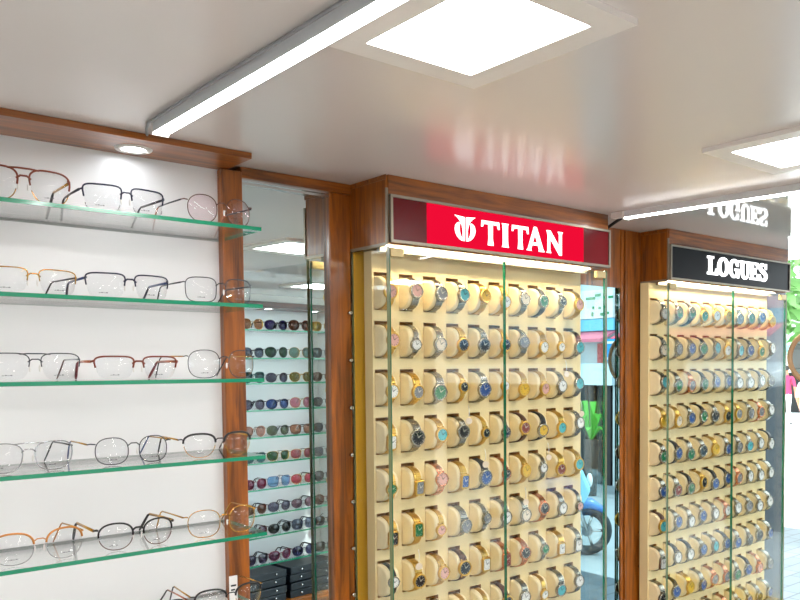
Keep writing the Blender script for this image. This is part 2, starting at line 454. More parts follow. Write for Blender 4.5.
def glasses(name, label, cat, group, loc, yaw=0., W=.137, a=.0255, b=.019, n=2.6, taper=.1, avi=0., rim='full', col='black', low=None, temple=None, tip=None, bridge='plain', tintc=None, printed=True, thick=.0011, parts=True, brow=None):
    low = low or col; temple = temple or col; tip = tip or 'black'
    root = bpy.data.objects.new(name, None); link(root); root.empty_display_size = .02
    root.location = M(loc); root.rotation_euler = (0, 0, R(yaw)); tag(root, label, cat, group)
    if parts:
        root.scale = (.91, .91, .93)
    gap = .0085                                   # half of the bridge
    cx = gap + a; zc = b + .0015; zh = zc + b * .55
    mats = {}
    fr_top = MB(); fr_low = MB()
    wrap = lambda x: .012 * (x / (W / 2)) ** 2     # face-form curve
    for s in (-1, 1):
        O = [(s * (cx + x), wrap(cx + x), zc + z) for x, z in outline(a, b, n, taper, 40, avi)]
        zs = [p[2] - zc for p in O]
        if rim == 'full':
            if low != col:
                seg(fr_top, O, [z > -.15 * b for z in zs], thick * 1.1); seg(fr_low, O, [z <= -.05 * b for z in zs], thick * .55)
            else:
                fr_top.tube(O, thick, 6, True)
        elif rim == 'half':
            seg(fr_top, O, [z > -.05 * b for z in zs], thick)
        elif rim == 'brow':
            seg(fr_top, O, [z > .05 * b for z in zs], thick * 2.0); seg(fr_low, O, [z <= .15 * b for z in zs], thick * .6)
        # end piece to the hinge
        xo = cx + a * (1 + taper * .55)
        fr_top.tube([(s * (xo - .001), wrap(xo), zh), (s * (W / 2 - .003), wrap(W / 2) - .001, zh + .001), (s * W / 2, wrap(W / 2) + .004, zh)], thick * 1.25, 6)
    zi = zc + b * .35
    hb = gap + a * .04
    fr_top.tube([(-hb, .0002, zi), (-gap * .5, -.001, zi + .004), (gap * .5, -.001, zi + .004), (hb, .0002, zi)], thick * 1.15, 6)
    if bridge == 'double':
        zt = zc + b * .92; xb = gap + a * .45
        fr_top.tube([(-xb, 0, zt), (-xb * .4, -.001, zt + .001), (xb * .4, -.001, zt + .001), (xb, 0, zt)], thick * 1.1, 6)
    if bridge == 'keyhole':
        fr_top.tube([(-hb - .002, 0, zi - .006), (-gap * .4, -.001, zi + .001), (gap * .4, -.001, zi + .001), (hb + .002, 0, zi - .006)], thick * 1.8, 6)
    fo = part('frame_front', fr_top, cmat(col), root, True)
    if fr_low.f:
        part('lower_rim', fr_low, cmat(low), root, True)
    for s in (-1, 1):
        mb = MB(); pts = outline(a * .985, b * .985, n, taper, 32, avi)
        A = mb.add([(s * (cx + x), wrap(cx + x) - .0007, zc + z) for x, z in pts]); B = mb.add([(s * (cx + x), wrap(cx + x) + .0007, zc + z) for x, z in pts]); k = len(pts)
        c0 = mb.add([(s * cx, wrap(cx) - .0022, zc), (s * cx, wrap(cx) - .0008, zc)])
        for i in range(k):
            mb.face((A + i, A + (i + 1) % k, c0), 0, True); mb.face((B + i, c0 + 1, B + (i + 1) % k), 0, True); mb.face((A + i, B + i, B + (i + 1) % k, A + (i + 1) % k))
        lens = part('lens', mb, tint(tintc) if tintc else LENS, root, True)
        if printed and not tintc and parts:
            mb = MB(); x0 = s * cx - .008 + random.uniform(-.004, .002); z0 = zc - b * .66
            for q in range(4):
                mb.box((x0 + q * .0035, wrap(cx) - .0019, z0), (x0 + q * .0035 + .0026, wrap(cx) - .0016, z0 + (.0014 if q % 2 else .0008)))
            part('lens_print', mb, cmat('grey'), lens, True)
        # temple with its tip
        x0 = s * W / 2; y0 = wrap(W / 2) + .004
        sp = random.uniform(-.004, .004)
        T = [(x0, y0, zh), (x0 - s * .001 + sp * .3, y0 + .045, zh + .0005), (x0 - s * .003 + sp * .8, y0 + .088, zh)]
        tp = part('temple', MB().tube(T, [thick * 1.1, thick, thick], 6, flat=1.6), cmat(temple), root, True)
        dz = zh - .0018
        T2 = [T[-1], (x0 - s * .003 + sp * .9, y0 + .095, zh - dz * .10), (x0 - s * .004 + sp, y0 + .104, zh - dz * .38), (x0 - s * .006 + sp, y0 + .117, zh - dz * .80), (x0 - s * .007 + sp, y0 + .123, zh - dz)]
        part('temple_tip', MB().tube(T2, [thick * 1.05, thick * 1.5, thick * 1.7, thick * 1.7, thick * 1.2], 6), cmat(tip), tp, True)
        if parts and rim != 'none':
            mb = MB().ell((s * (gap - .002), .0045, zc - b * .12), .0016, .0018, .0052, 8, 6)
            mb.tube([(s * gap, .001, zc + b * .05), (s * (gap - .0005), .005, zc)], .0005, 5)
            part('nose_pad', mb, cmat('white'), root, True)
    return root


def seg(mb, O, keep, rad):
    """tubes along the kept runs of a closed outline"""
    k = len(O); i0 = next((i for i in range(k) if keep[i] and not keep[i - 1]), None)
    if i0 is None:
        return
    run = []
    for j in range(k + 1):
        i = (i0 + j) % k
        if keep[i] and j < k:
            run.append(O[i])
        else:
            if len(run) > 1:
                mb.tube(run, rad, 6)
            run = []


GY = 3.545
EY = [
    # shelf, nose x, label, options
    (0, .81, 'tortoiseshell aviator eyeglasses with gold lower rims on the topmost glass shelf', dict(W=.128, a=.027, b=.0235, n=3.0, taper=.16, avi=.0, col='tort', low='gold', temple='gold', tip='black', bridge='double', thick=.0013)),
    (0, 1.187, 'dark navy rectangular eyeglasses on the topmost glass shelf under the downlight', dict(W=.128, a=.0255, b=.0195, n=5.0, taper=.12, col='navy', low='silver', temple='gun', tip='navy', thick=.0012)),
    (0, 1.60, 'thin brown round eyeglasses with pink-glinting lenses at the end of the topmost shelf', dict(W=.128, a=.0235, b=.0225, n=2.3, taper=.04, col='brown', temple='gun', tip='rose', tintc=(253, 242, 246), thick=.0008)),  # pale pink lens tint imitates a pink glint
    (1, .835, 'gold half-rim eyeglasses with thin black brow, leftmost on the second glass shelf', dict(W=.13, a=.0265, b=.018, n=4.2, taper=.12, rim='half', col='gold', temple='gun', tip='black', thick=.0009)),
    (1, 1.198, 'dark blue half-rim rectangular eyeglasses in the middle of the second glass shelf', dict(W=.128, a=.0265, b=.0185, n=4.6, taper=.12, rim='half', col='navy', temple='blue', tip='navy', thick=.0012)),
    (1, 1.587, 'thin black wire eyeglasses with squared lenses at the end of the second shelf', dict(W=.125, a=.0245, b=.020, n=3.6, taper=.04, col='gun', temple='gun', tip='black', thick=.0008)),
    (2, .829, 'dark wire eyeglasses with a double bridge, leftmost on the third glass shelf', dict(W=.128, a=.0265, b=.0195, n=3.4, taper=.14, rim='half', col='gun', temple='silver', tip='brown', bridge='double', thick=.0008)),
    (2, 1.221, 'tortoise and gold browline half-rim eyeglasses on the middle of the third shelf', dict(W=.134, a=.0265, b=.0175, n=4.0, taper=.16, rim='half', col='tort', temple='rose', tip='red', thick=.0014)),
    (2, 1.598, 'thin silver round-square wire eyeglasses at the end of the third shelf', dict(W=.13, a=.0255, b=.023, n=2.6, taper=.03, col='gun', temple='gold', tip='black', thick=.0007)),
    (3, .798, 'silver double-bridge aviator eyeglasses, leftmost on the fourth glass shelf', dict(W=.13, a=.027, b=.021, n=2.7, taper=.12, col='silver', temple='gun', tip='black', bridge='double', thick=.0008)),
    (3, 1.195, 'silver hexagonal wire eyeglasses with gold temples on the fourth glass shelf', dict(W=.13, a=.0235, b=.0205, n=2.5, taper=.0, col='gun', temple='gold', tip='blue', thick=.0008)),
    (3, 1.57, 'black and gold cat-eye eyeglasses at the end of the fourth glass shelf', dict(W=.13, a=.025, b=.0195, n=2.5, taper=.18, rim='brow', col='black', low='gold', temple='gold', tip='black', thick=.0009)),
    (4, .826, 'gold round browline eyeglasses, leftmost on the fifth glass shelf', dict(W=.13, a=.0265, b=.0225, n=2.4, taper=.08, rim='brow', col='amber', low='silver', temple='gold', tip='amber', thick=.0008)),
    (4, 1.202, 'black cat-eye eyeglasses with gold temples in the middle of the fifth shelf', dict(W=.126, a=.0245, b=.0205, n=2.3, taper=.10, col='black', low='brown', temple='gold', tip='black', thick=.0014)),
    (4, 1.58, 'thin gold wire eyeglasses with large lenses at the end of the fifth shelf', dict(W=.132, a=.026, b=.0225, n=2.5, taper=.05, col='gold', temple='gold', tip='gold', thick=.0008)),
    (5, 1.246, 'dark wire eyeglasses seen by their raised temples on the lowest shelf', dict(W=.13, a=.0255, b=.019, n=2.5, taper=.05, col='black', temple='rose', tip='black', thick=.0009)),
    (5, 1.605, 'black and gold cat-eye eyeglasses with a white price tag on the lowest shelf', dict(W=.13, a=.0255, b=.021, n=2.5, taper=.12, rim='brow', col='black', low='gold', temple='gold', tip='black', thick=.0009)),
    (0, .42, 'black rectangular eyeglasses at the left end of the topmost glass shelf', dict(col='black')),
    (3, .40, 'gunmetal rectangular eyeglasses at the left end of the fourth shelf', dict(col='gun')),
]
for k, x, lab, o in EY:
    glasses('eyeglasses', lab, 'eyeglasses', 'eyeglasses on the glass shelves', (x, GY + random.uniform(-.01, .012), SH[k]), yaw=random.uniform(-4, 4), **o)
# price tag hanging on the temple of the last pair
mb = MB().box((1.665, 3.69, SH[5] + .005), (1.705, 3.694, SH[5] + .125)).box((1.672, 3.689, SH[5] + .075), (1.698, 3.690, SH[5] + .083), 1).box((1.672, 3.689, SH[5] + .055), (1.692, 3.690, SH[5] + .062), 1)
single('price_tag', mb, [cmat('white'), BLACK], 'white card price tag on the eyeglasses of the lowest shelf', 'price tag', 'price tags')


# ------------------------------------------------------------------ watch cabinets
def cabinet(x0, x1, yf, zb, zs, boardx, slots, rows, pitch_r, z_first, zbot, label, hs):
    """returns the cabinet root and the pocket list"""
    t = thing('display_cabinet', label, 'display cabinet', ((x0 + x1) / 2, 3.75, FL))
    yb = WY - .001
    # header box
    mb = MB().box((x0, yf, zb), (x1, yb, .9995)); part('header_box', mb, WV, t, bevel=.0015)
    mb = MB().box((x0 + .01, yf - .008, .897), (x1 - .004, yf, .9993)).box((x0 - .004, yf - .004, .975), (x0, yb, .9993)); part('header_fascia', mb, WH, t)
    mb = MB().box((x0 - .006, yf - .012, zb - .008), (x0 + .006, yf, .93)); mb.box((x0 - .004, yf, zb - .012), (x0 + .0, yb, zb + .004)); part('corner_trim', mb, STEELF, t)
    # lit strip under the header
    part('light_strip', MB().box((x0 + .04, yf + .064, zb - .003), (x1 - .10, yf + .082, zb - .0005)), ECASE, t)
    part('light_housing', MB().box((x0 + .03, yf + .10, zb - .028), (x1 - .09, yf + .125, zb - .001)), STEELF, t)
    # gold strip behind and the dark side of the board
    part('gold_back', MB().box((x0 + .012, 3.893, zbot), (boardx[1] - .12, 3.903, zb - .002)), BRASS, t)
    # board with pockets
    yp = 3.76; dp = .042; ws = .092
    xs = [boardx[0]]
    for s in slots:
        xs += [s, s + ws]
    xs.append(boardx[1])
    zs_ = [zb - .012]
    for k in range(rows):
        zt = z_first - pitch_r * k; zs_ += [zt, zt - hs]
    zs_.append(zbot)
    mb = MB(); pockets = []
    for i in range(len(xs) - 1):
        for j in range(len(zs_) - 1):
            X0, X1, Z1, Z0 = xs[i], xs[i + 1], zs_[j], zs_[j + 1]
            if i % 2 == 1 and j % 2 == 1:
                q = [(X0, Z0), (X1, Z0), (X1, Z1), (X0, Z1)]
                for e in range(4):
                    (a0, b0), (a1, b1) = q[e], q[(e + 1) % 4]
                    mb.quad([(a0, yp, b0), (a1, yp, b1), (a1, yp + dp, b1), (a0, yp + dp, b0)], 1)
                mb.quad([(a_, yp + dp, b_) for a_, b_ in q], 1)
                pockets.append((j // 2, i // 2, (X0 + X1) / 2, (Z0 + Z1) / 2))
            else:
                mb.quad([(X0, yp, Z0), (X1, yp, Z0), (X1, yp, Z1), (X0, yp, Z1)])
    A, B, C, D = boardx[0], boardx[1], zs_[-1], zs_[0]
    yk = yp + .075
    mb.quad([(A, yp, C), (A, yp, D), (A, yk, D), (A, yk, C)]); mb.quad([(B, yp, C), (B, yp, D), (B, yk, D), (B, yk, C)], 2); mb.quad([(A, yp, D), (B, yp, D), (B, yk, D), (A, yk, D)]); mb.quad([(A, yp, C), (B, yp, C), (B, yk, C), (A, yk, C)]); mb.quad([(A, yk, C), (B, yk, C), (B, yk, D), (A, yk, D)], 2)
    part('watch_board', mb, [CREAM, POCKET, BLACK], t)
    # glass: two sides, two front doors
    gt = .02
    part('side_glass', MB().box((x0, yf + .002, zbot), (x0 + gt, yb - .02, zb - .012), ms=[1, 1, 1, 0, 1, 0]), [CASEGL, EDGED], t)
    part('side_glass', MB().box((x1 - gt, yf + .002, zbot), (x1, yb - .02, zb - .012), ms=[1, 1, 1, 0, 1, 0]), [CASEGL, EDGED], t)
    return t, pockets, zbot


def doors(t, x0, x1, xm, yf, zb, zbot):
    for (p_, q_, s) in ((x0 + .024, xm - .003, 1), (xm + .003, x1 - .024, -1)):
        dpart = part('glass_door', MB().box((p_, yf, zbot + .01), (q_, yf + .018, zb - .03), ms=[1, 1, 0, 1, 0, 1]), [CASEGL, EDGE], t)
        hx = p_ if s == 1 else q_
        part('hinge_clamp', MB().box((min(hx, hx + s * .085), yf - .006, zb - .065), (max(hx, hx + s * .085), yf + .024, zb - .02)), CLAMP, dpart, bevel=.001)
    # base cabinet
    part('base_cabinet', MB().box((x0, yf, FL), (x1, WY - .001, zbot)), WV, t, bevel=.002)
    mb = MB().box((x0 - .01, yf - .01, zbot - .05), (x1 + .01, yf, zbot)); part('base_trim', mb, WH, t)


TX0, TX1, TYF, TZB = 2.501, 4.286, 3.561, .6448
LX0, LX1, LYF, LZB = 5.040, 6.80, 3.623, .6276
tslots = [2.555 + .16834 * i for i in range(10)]
tcab, tpock, tbot = cabinet(TX0, TX1, TYF, TZB, .897, (2.5415, 4.2415), tslots, 8, .2657, .518, -1.80, 'tall glass-fronted wooden watch cabinet under the red-lit sign', .205)
doors(tcab, TX0, TX1, 3.351, TYF, TZB, -1.80)
lslots = [5.017 + .17245 * i for i in range(10)]
lcab, lpock, lbot = cabinet(LX0, LX1, LYF, LZB, .884, (4.998, 6.705), lslots, 10, .2657, .502, -2.24, 'glass-fronted wooden watch cabinet under the black sign beside the street', .196)
doors(lcab, LX0, LX1, 5.944, LYF, LZB, -2.24)
# shelf studs on the posts
for cabx, tc_ in ((2.478, tcab),):
    for k in range(8):
        part('stud', MB().cyl((cabx, 3.895, .30 - .262 * k), (cabx, 3.872, .30 - .262 * k), .010, 8), CHROME, tc_)
for k in range(8):
    part('stud', MB().cyl((5.02, 3.862, .30 - .262 * k), (5.02, 3.842, .30 - .262 * k), .010, 8), CHROME, lcab)


# ------------------------------------------------------------------ signs
def poly_obj(name, outer, holes, o3, sx, sz, depth, material, parent):
    cu = bpy.data.curves.new(name, 'CURVE'); cu.dimensions = '2D'; cu.fill_mode = 'BOTH'; cu.extrude = depth / 2
    for pl in [outer] + holes if not isinstance(outer[0][0], tuple) else outer + holes:
        s = cu.splines.new('POLY'); s.points.add(len(pl) - 1); s.use_cyclic_u = True
        for i, (x, z) in enumerate(pl):
            s.points[i].co = (x * sx, z * sz, 0, 1)
    tmp = bpy.data.objects.new(name + '_outline', cu); COL.objects.link(tmp)
    bpy.context.view_layer.update()
    me = bpy.data.meshes.new_from_object(tmp.evaluated_get(bpy.context.evaluated_depsgraph_get()))
    bpy.data.objects.remove(tmp); bpy.data.curves.remove(cu)
    me.transform(Matrix.Rotation(math.pi / 2, 4, 'X'))
    me.transform(Matrix.Translation(M(o3) - wloc(parent)))
    me.materials.clear(); me.materials.append(material); me.name = name
    o = bpy.data.objects.new(name, me); link(o, parent); return o


def arc(cx, cy, rx, ry, a0, a1, n=20):
    return [(cx + rx * math.cos(R(a0 + (a1 - a0) * i / n)), cy + ry * math.sin(R(a0 + (a1 - a0) * i / n))) for i in range(n + 1)]


GT = [(0, .74), (.02, 1.0), (.98, 1.0), (1.0, .70), (.94, .70), (.88, .86), (.62, .87), (.61, .3), (.66, 0), (.36, 0), (.40, .3), (.39, .87), (.12, .86), (.07, .74)]
GI = [(0, 0), (.13, .08), (.15, .3), (.15, .7), (.10, .93), (.0, 1), (1, 1), (.87, .93), (.85, .7), (.85, .3), (.9, .08), (1, 0)]
GA = [(0, 0), (.08, .09), (.42, 1.06), (.55, 1.06), (.93, .09), (1, 0), (.68, 0), (.70, .08), (.645, .25), (.30, .25), (.24, .08), (.27, 0)]
GAh = [[(.34, .38), (.60, .38), (.47, .75)]]
GN = [(0, 0), (.06, .12), (.07, .8), (.0, 1), (.22, 1), (.78, .32), (.78, .88), (.70, 1), (1.0, 1), (.93, .88), (.93, -.06), (.80, -.06), (.20, .68), (.20, .12), (.27, 0)]
HORN = [(-.50, 1.0), (-.045, .96), (-.045, .03), (-.11, .05), (-.11, .42), (-.15, .62), (-.24, .79), (-.36, .91)]
CRES = [(-.23, .72), (-.30, .74), (-.40, .69), (-.47, .58), (-.49, .44), (-.46, .30), (-.38, .16), (-.27, .06), (-.16, .01), (-.03, 0), (-.11, .05), (-.19, .14), (-.25, .27), (-.28, .42), (-.28, .56), (-.26, .66)]


def sign_frame(t, x0, x1, z0, z1, y, w=.014):
    mb = MB().box((x0, y - .02, z1 - w), (x1, y, z1)).box((x0, y - .02, z0), (x1, y, z0 + w)).box((x0, y - .02, z0 + w), (x0 + w, y, z1 - w)).box((x1 - w, y - .02, z0 + w), (x1, y, z1 - w))
    part('frame', mb, STEELF, t)


yS = TYF - .013
ts = thing('shop_sign', 'red backlit sign with white lettering and emblem above the larger watch cabinet', 'sign', (3.39, yS, .655))
sign_frame(ts, 2.512, 4.284, .650, .897, yS + .004)
part('side_panel', MB().box((2.524, yS - .006, .664), (2.753, yS + .003, .884)), MAROON, ts)
part('side_panel', MB().box((4.025, yS - .006, .664), (4.272, yS + .003, .884)), MAROON, ts)
part('lit_panel', MB().box((2.753, yS - .007, .664), (4.025, yS + .003, .884)), REDLIT, ts)
zt, ht = .697, .137
for nm, g, h, xa, xb in (('letter', GT, [], 3.144, 3.284), ('letter', GI, [], 3.305, 3.358), ('letter', GT, [], 3.385, 3.522), ('letter', GA, GAh, 3.506, 3.660), ('letter', GN, [], 3.680, 3.824)):
    poly_obj(nm, g, h, (xa, yS - .010, zt), (xb - xa) * U, ht * U, .002, LETW, ts)
for s in (1, -1):
    for g in (HORN, CRES):
        poly_obj('emblem', [(x * s, z) for x, z in g], [], (3.0225, yS - .010, .703), .152 * U, .138 * U, .002, LETW, ts)

yL = LYF - .013
ls = thing('shop_sign', 'black sign with white slab-serif lettering above the watch cabinet by the street', 'sign', (5.92, yL, .64))
sign_frame(ls, 5.048, 6.80, .633, .884, yL + .004, .012)
part('black_panel', MB().box((5.058, yL - .008, .643), (6.79, yL + .003, .874)), BLACKA, ls)


def OL(*pl):
    return list(pl)


sl = [(0, 0), (0, .13), (.13, .13), (.13, .87), (0, .87), (0, 1), (.58, 1), (.58, .87), (.42, .87), (.42, .13), (.72, .13), (.80, .36), (.98, .36), (.98, 0)]
O_o = arc(.5, .5, .5, .53, 0, 360, 32)[:-1]; O_h = [arc(.5, .5, .21, .39, 0, 360, 28)[:-1]]
G_ = arc(.5, .5, .5, .53, 48, 305, 26) + [(.80, .05), (.82, -.02), (.97, -.02), (.97, .38), (1.05, .38), (1.05, .50), (.56, .50), (.56, .38), (.69, .38), (.69, .2)] + arc(.5, .5, .22, .39, 300, 60, 22)[0:] + [(.70, .70), (.76, .63), (.92, .63), (.92, .98), (.80, .98)]
U_ = [(0, 1), (.50, 1), (.50, .88), (.42, .88), (.42, .34)] + arc(.60, .32, .18, .20, 180, 360, 14) + [(.78, .88), (.66, .88), (.66, 1), (1.08, 1), (1.08, .88), (.97, .88), (.97, .34)] + arc(.55, .32, .42, .36, 360, 180, 18) + [(.13, .88), (0, .88)]
E_ = [(0, 0), (0, .12), (.12, .12), (.12, .88), (0, .88), (0, 1), (.94, 1), (.94, .66), (.79, .66), (.72, .88), (.40, .88), (.40, .57), (.52, .57), (.55, .68), (.68, .68), (.68, .32), (.55, .32), (.52, .45), (.40, .45), (.40, .12), (.76, .12), (.83, .36), (.98, .36), (.98, 0)]
S_ = [(.02, -.01), (.02, .36), (.16, .36), (.24, .18), (.42, .09), (.60, .13), (.66, .24), (.58, .36), (.30, .47), (.08, .60), (.02, .76), (.10, .93), (.30, 1.03), (.52, 1.01), (.70, .91), (.74, 1.01), (.88, 1.01), (.88, .68), (.74, .68), (.66, .84), (.48, .92), (.34, .87), (.31, .77), (.42, .68), (.70, .57), (.90, .44), (.97, .26), (.88, .08), (.66, -.03), (.42, -.03), (.22, .07), (.16, -.01)]
zt, ht = .700, .142
for g, h, xa, xb in ((sl, [], 5.521, 5.668), (O_o, O_h, 5.662, 5.825), (G_, [], 5.826, 5.975), (U_, [], 5.985, 6.125), (E_, [], 6.137, 6.275), (S_, [], 6.278, 6.418)):
    poly_obj('letter', g, h, (xa, yL - .012, zt), (xb - xa) * U, ht * U, .003, LOGW, ls)

# ------------------------------------------------------------------ watches and their cushions (metres; origin in the middle of the pocket mouth)
STRAP = {'g': mat('strap_gold', (220, 178, 88), .28, 1., noise=.05), 's': mat('strap_steel', (160, 156, 146), .22, 1., noise=.05), 'k': mat('strap_black', (26, 24, 24), .45, noise=.1), 'b': mat('strap_brown', (86, 48, 28), .5, noise=.1), 'r': mat('strap_rose', (216, 150, 112), .22, 1., noise=.05)}
SNAME = {'g': 'gold-tone', 's': 'steel', 'k': 'black', 'b': 'dark brown', 'r': 'rose-gold'}
DC = {'w': (238, 236, 230), 'k': (22, 22, 26), 'g': (24, 116, 66), 'b': (46, 84, 150), 't': (84, 182, 190), 'p': (226, 170, 156), 'y': (228, 182, 48), 'r': (128, 40, 24), 's': (128, 128, 132), 'c': (236, 220, 196)}
DNAME = {'w': 'white', 'k': 'black', 'g': 'green', 'b': 'blue', 't': 'turquoise', 'p': 'pink', 'y': 'yellow', 'r': 'red-brown', 's': 'grey', 'c': 'cream'}
DIAL = {k: mat('dial_' + DNAME[k], v, .3, coat=.3, spec=.3, noise=.06, nscale=200) for k, v in DC.items()}
DARKHAND = mat('hands_dark', (30, 28, 28), .4, noise=.1); LIGHTHAND = mat('hands_light', (235, 225, 200), .3, .5, noise=.1)

CH, CD, CWID = .180 * U, .145 * U, .086 * U            # cushion height, depth, width


def prof(tt, off=0.):
    """cushion outline in y (towards the room negative) and z; tt 0 = back top .. 1 = back bottom"""
    th = math.pi / 2 - tt * math.pi
    c, s = math.cos(th), math.sin(th)
    y = -abs(c) ** (2 / 2.5) * (CD * .86 + off); z = math.copysign(abs(s) ** (2 / 2.9), s) * (CH / 2 + off)
    return (y + .034 * U, z)


mb = MB(); n = 18
for sgn in (0, 1):
    pass
rings = []
for x, sc_ in ((-.5, .90), (-.46, .97), (-.38, 1.0), (.38, 1.0), (.46, .97), (.5, .90)):
    rings.append(mb.add([(x * CWID, .034 * U + (prof(i / n)[0] - .034 * U) * sc_, prof(i / n)[1] * sc_) for i in range(n + 1)]))
for q in range(len(rings) - 1):
    for i in range(n):
        mb.face((rings[q] + i, rings[q] + i + 1, rings[q + 1] + i + 1, rings[q + 1] + i), 0, True)
    mb.face((rings[q], rings[q] + n, rings[q + 1] + n, rings[q + 1]))
mb.face([rings[0] + i for i in range(n + 1)]); mb.face([rings[-1] + i for i in range(n + 1)])
CUSHM = mb.mesh('watch_cushion', CUSH, True)


def strap_mesh(kind, width, slim=1.):
    mb = MB(); n_ = 26; th = .0016
    w0 = width / 2
    for i in range(n_):
        t0, t1 = .06 + .88 * i / n_, .06 + .88 * (i + 1) / n_
        tm = (t0 + t1) / 2
        taper_ = 1 - .25 * abs(tm - .5) * 2
        ww = w0 * taper_
        if kind == 'link':
            g = (t1 - t0) * .10; t0 += g; t1 -= g
            o0, o1 = .0006, .0006 + th * (1.0 if i % 2 else 1.25)
        else:
            o0, o1 = .0005, .0005 + th
        a0, a1, b0, b1 = prof(t0, o0), prof(t1, o0), prof(t0, o1), prof(t1, o1)
        strips = ((-1, -.36), (-.30, .30), (.36, 1)) if kind == 'link' else ((-1, 1),)
        for (u0, u1) in strips:
            dz = .0003 if (kind == 'link' and u0 == -.30) else 0
            v = mb.add([(u0 * ww, a0[0], a0[1]), (u1 * ww, a0[0], a0[1]), (u1 * ww, a1[0], a1[1]), (u0 * ww, a1[0], a1[1]), (u0 * ww, b0[0] - dz, b0[1]), (u1 * ww, b0[0] - dz, b0[1]), (u1 * ww, b1[0] - dz, b1[1]), (u0 * ww, b1[0] - dz, b1[1])])
            for f in ((0, 1, 2, 3), (4, 7, 6, 5), (0, 4, 5, 1), (1, 5, 6, 2), (2, 6, 7, 3), (3, 7, 4, 0)):
                if kind == 'leather' and f in ((0, 4, 5, 1), (2, 6, 7, 3)) and 0 < i < n_ - 1:
                    continue
                mb.face([v + k for k in f], 0, kind != 'link')
    return mb.mesh('strap', STRAP['s'], True)


YF = prof(.5)[0] - .0018


def case_meshes(shape, r_):
    y0 = YF + .0012; y1 = YF - .0062
    if shape == 'rect':
        base = [(x * r_ * .72, z * r_ * 1.0) for x, z in ((-1, -.8), (-.8, -1), (.8, -1), (1, -.8), (1, .8), (.8, 1), (-.8, 1), (-1, .8))]
    else:
        base = [(r_ * math.cos(2 * math.pi * i / 28), r_ * math.sin(2 * math.pi * i / 28)) for i in range(28)]
    def ring(mb, k, y):
        return mb.add([(x * k, y, z * k) for x, z in base])
    mb = MB(); N = len(base)
    rr = [ring(mb, 1.0, y0), ring(mb, 1.04, y0 - .002), ring(mb, 1.04, y1 + .0014), ring(mb, .97, y1), ring(mb, .84, y1), ring(mb, .82, y1 + .0012)]
    for q in range(len(rr) - 1):
        for i in range(N):
            mb.face((rr[q] + i, rr[q] + (i + 1) % N, rr[q + 1] + (i + 1) % N, rr[q + 1] + i), 0, shape != 'rect')
    mb.face([rr[0] + i for i in range(N)])
    mb.cyl((r_ * (.74 if shape == 'rect' else 1.02), (y0 + y1) / 2, 0), (r_ * (.74 if shape == 'rect' else 1.02) + .002, (y0 + y1) / 2, 0), .0016, 8)
    for sx in (-1, 1):
        for sz in (-1, 1):
            mb.box((sx * r_ * .42 - .001, y0 - .003, sz * r_ * .98 - .0028), (sx * r_ * .42 + .001, y0 + .0005, sz * r_ * .98 + .0028))
    cm = mb.mesh('case', STRAP['s'], True)
    mb = MB(); d_ = ring(mb, .84, y1 + .0010); mb.face([d_ + i for i in range(N)]); d2 = ring(mb, .84, y1 + .0016); mb.face([d2 + i for i in range(N)])
    for i in range(N):
        mb.face((d_ + i, d_ + (i + 1) % N, d2 + (i + 1) % N, d2 + i))
    dm = mb.mesh('dial', DIAL['w'], True)
    mb = MB(); yh = y1 + .0007
    for ang, ln, wd in ((55, .52, .0007), (-20, .70, .0005)):
        ca, sa = math.cos(R(90 - ang)), math.sin(R(90 - ang)); L_ = ln * r_
        q = [(-sa * wd, ca * wd), (ca * L_ - sa * wd * .5, sa * L_ + ca * wd * .5), (ca * L_ + sa * wd * .5, sa * L_ - ca * wd * .5), (sa * wd, -ca * wd)]
        mb.prism(q, yh, yh - .0003, 'xz')
    sx = .72 if shape == 'rect' else 1.0
    for k in range(12):
        an = R(30 * k); ca, sa = math.cos(an), math.sin(an); wd = .0004
        i_, o_ = r_ * .62, r_ * .75
        q = [((ca * i_ - sa * wd) * sx, sa * i_ + ca * wd), ((ca * o_ - sa * wd) * sx, sa * o_ + ca * wd), ((ca * o_ + sa * wd) * sx, sa * o_ - ca * wd), ((ca * i_ + sa * wd) * sx, sa * i_ - ca * wd)]
        mb.prism(q, y1 + .00095, y1 + .0008, 'xz')
    hm = mb.mesh('hands', DARKHAND, True)
    return cm, dm, hm


SM = {('link', 0): strap_mesh('link', .0168), ('leather', 0): strap_mesh('leather', .0160), ('link', 1): strap_mesh('link', .0190), ('leather', 1): strap_mesh('leather', .0180), ('link', 2): strap_mesh('link', .0115), ('leather', 2): strap_mesh('leather', .011)}
CM = {('round', 0): case_meshes('round', .0140), ('round', 1): case_meshes('round', .0158), ('round', 2): case_meshes('round', .0112), ('rect', 0): case_meshes('rect', .0140), ('rect', 1): case_meshes('rect', .0150), ('rect', 2): case_meshes('rect', .0105)}


def setmat(o, m):
    o.material_slots[0].link = 'OBJECT'; o.material_slots[0].material = m


# strap + dial (+ R rectangular, S small, L large), one word per watch, row by row
TW = """gp sp ss st gy gw sc kg sk gp
gp sw sc gk sk gk ss gw gwS st
gw gs sgL gkS sbL gwS gy gp sw st
gwR skL gt sk gkS skS br ky gt sw
gg gsR rp gbR kbL rkS gy swS gr gt
gkR ggR gpS ss ssS sw sc rk sw sp
kw gk gp bkL gwR rrR rk sg gwR swR
sw gw ss gc gs bk sw gw st sw"""
LW = """sw sg kg gg gw gy ss sg sb gy
sc ss sb kg st gw st kb gg sw
st sg rs kg sb sb sw sw kw ks
gy gc sb kg sk gk gs ss rs sw
sg kb sg sk gy sb ss st sw kw
sb sr kg gk kb kb rs sw sw sw
bt sb sw sb sw rw sw ss sw sw
swR kw kwL sb st kb sb sk sk sb
sk kb gy sb rs rs sg kb rp ss
ss sw gy ss sw rs sb sb sk sb"""


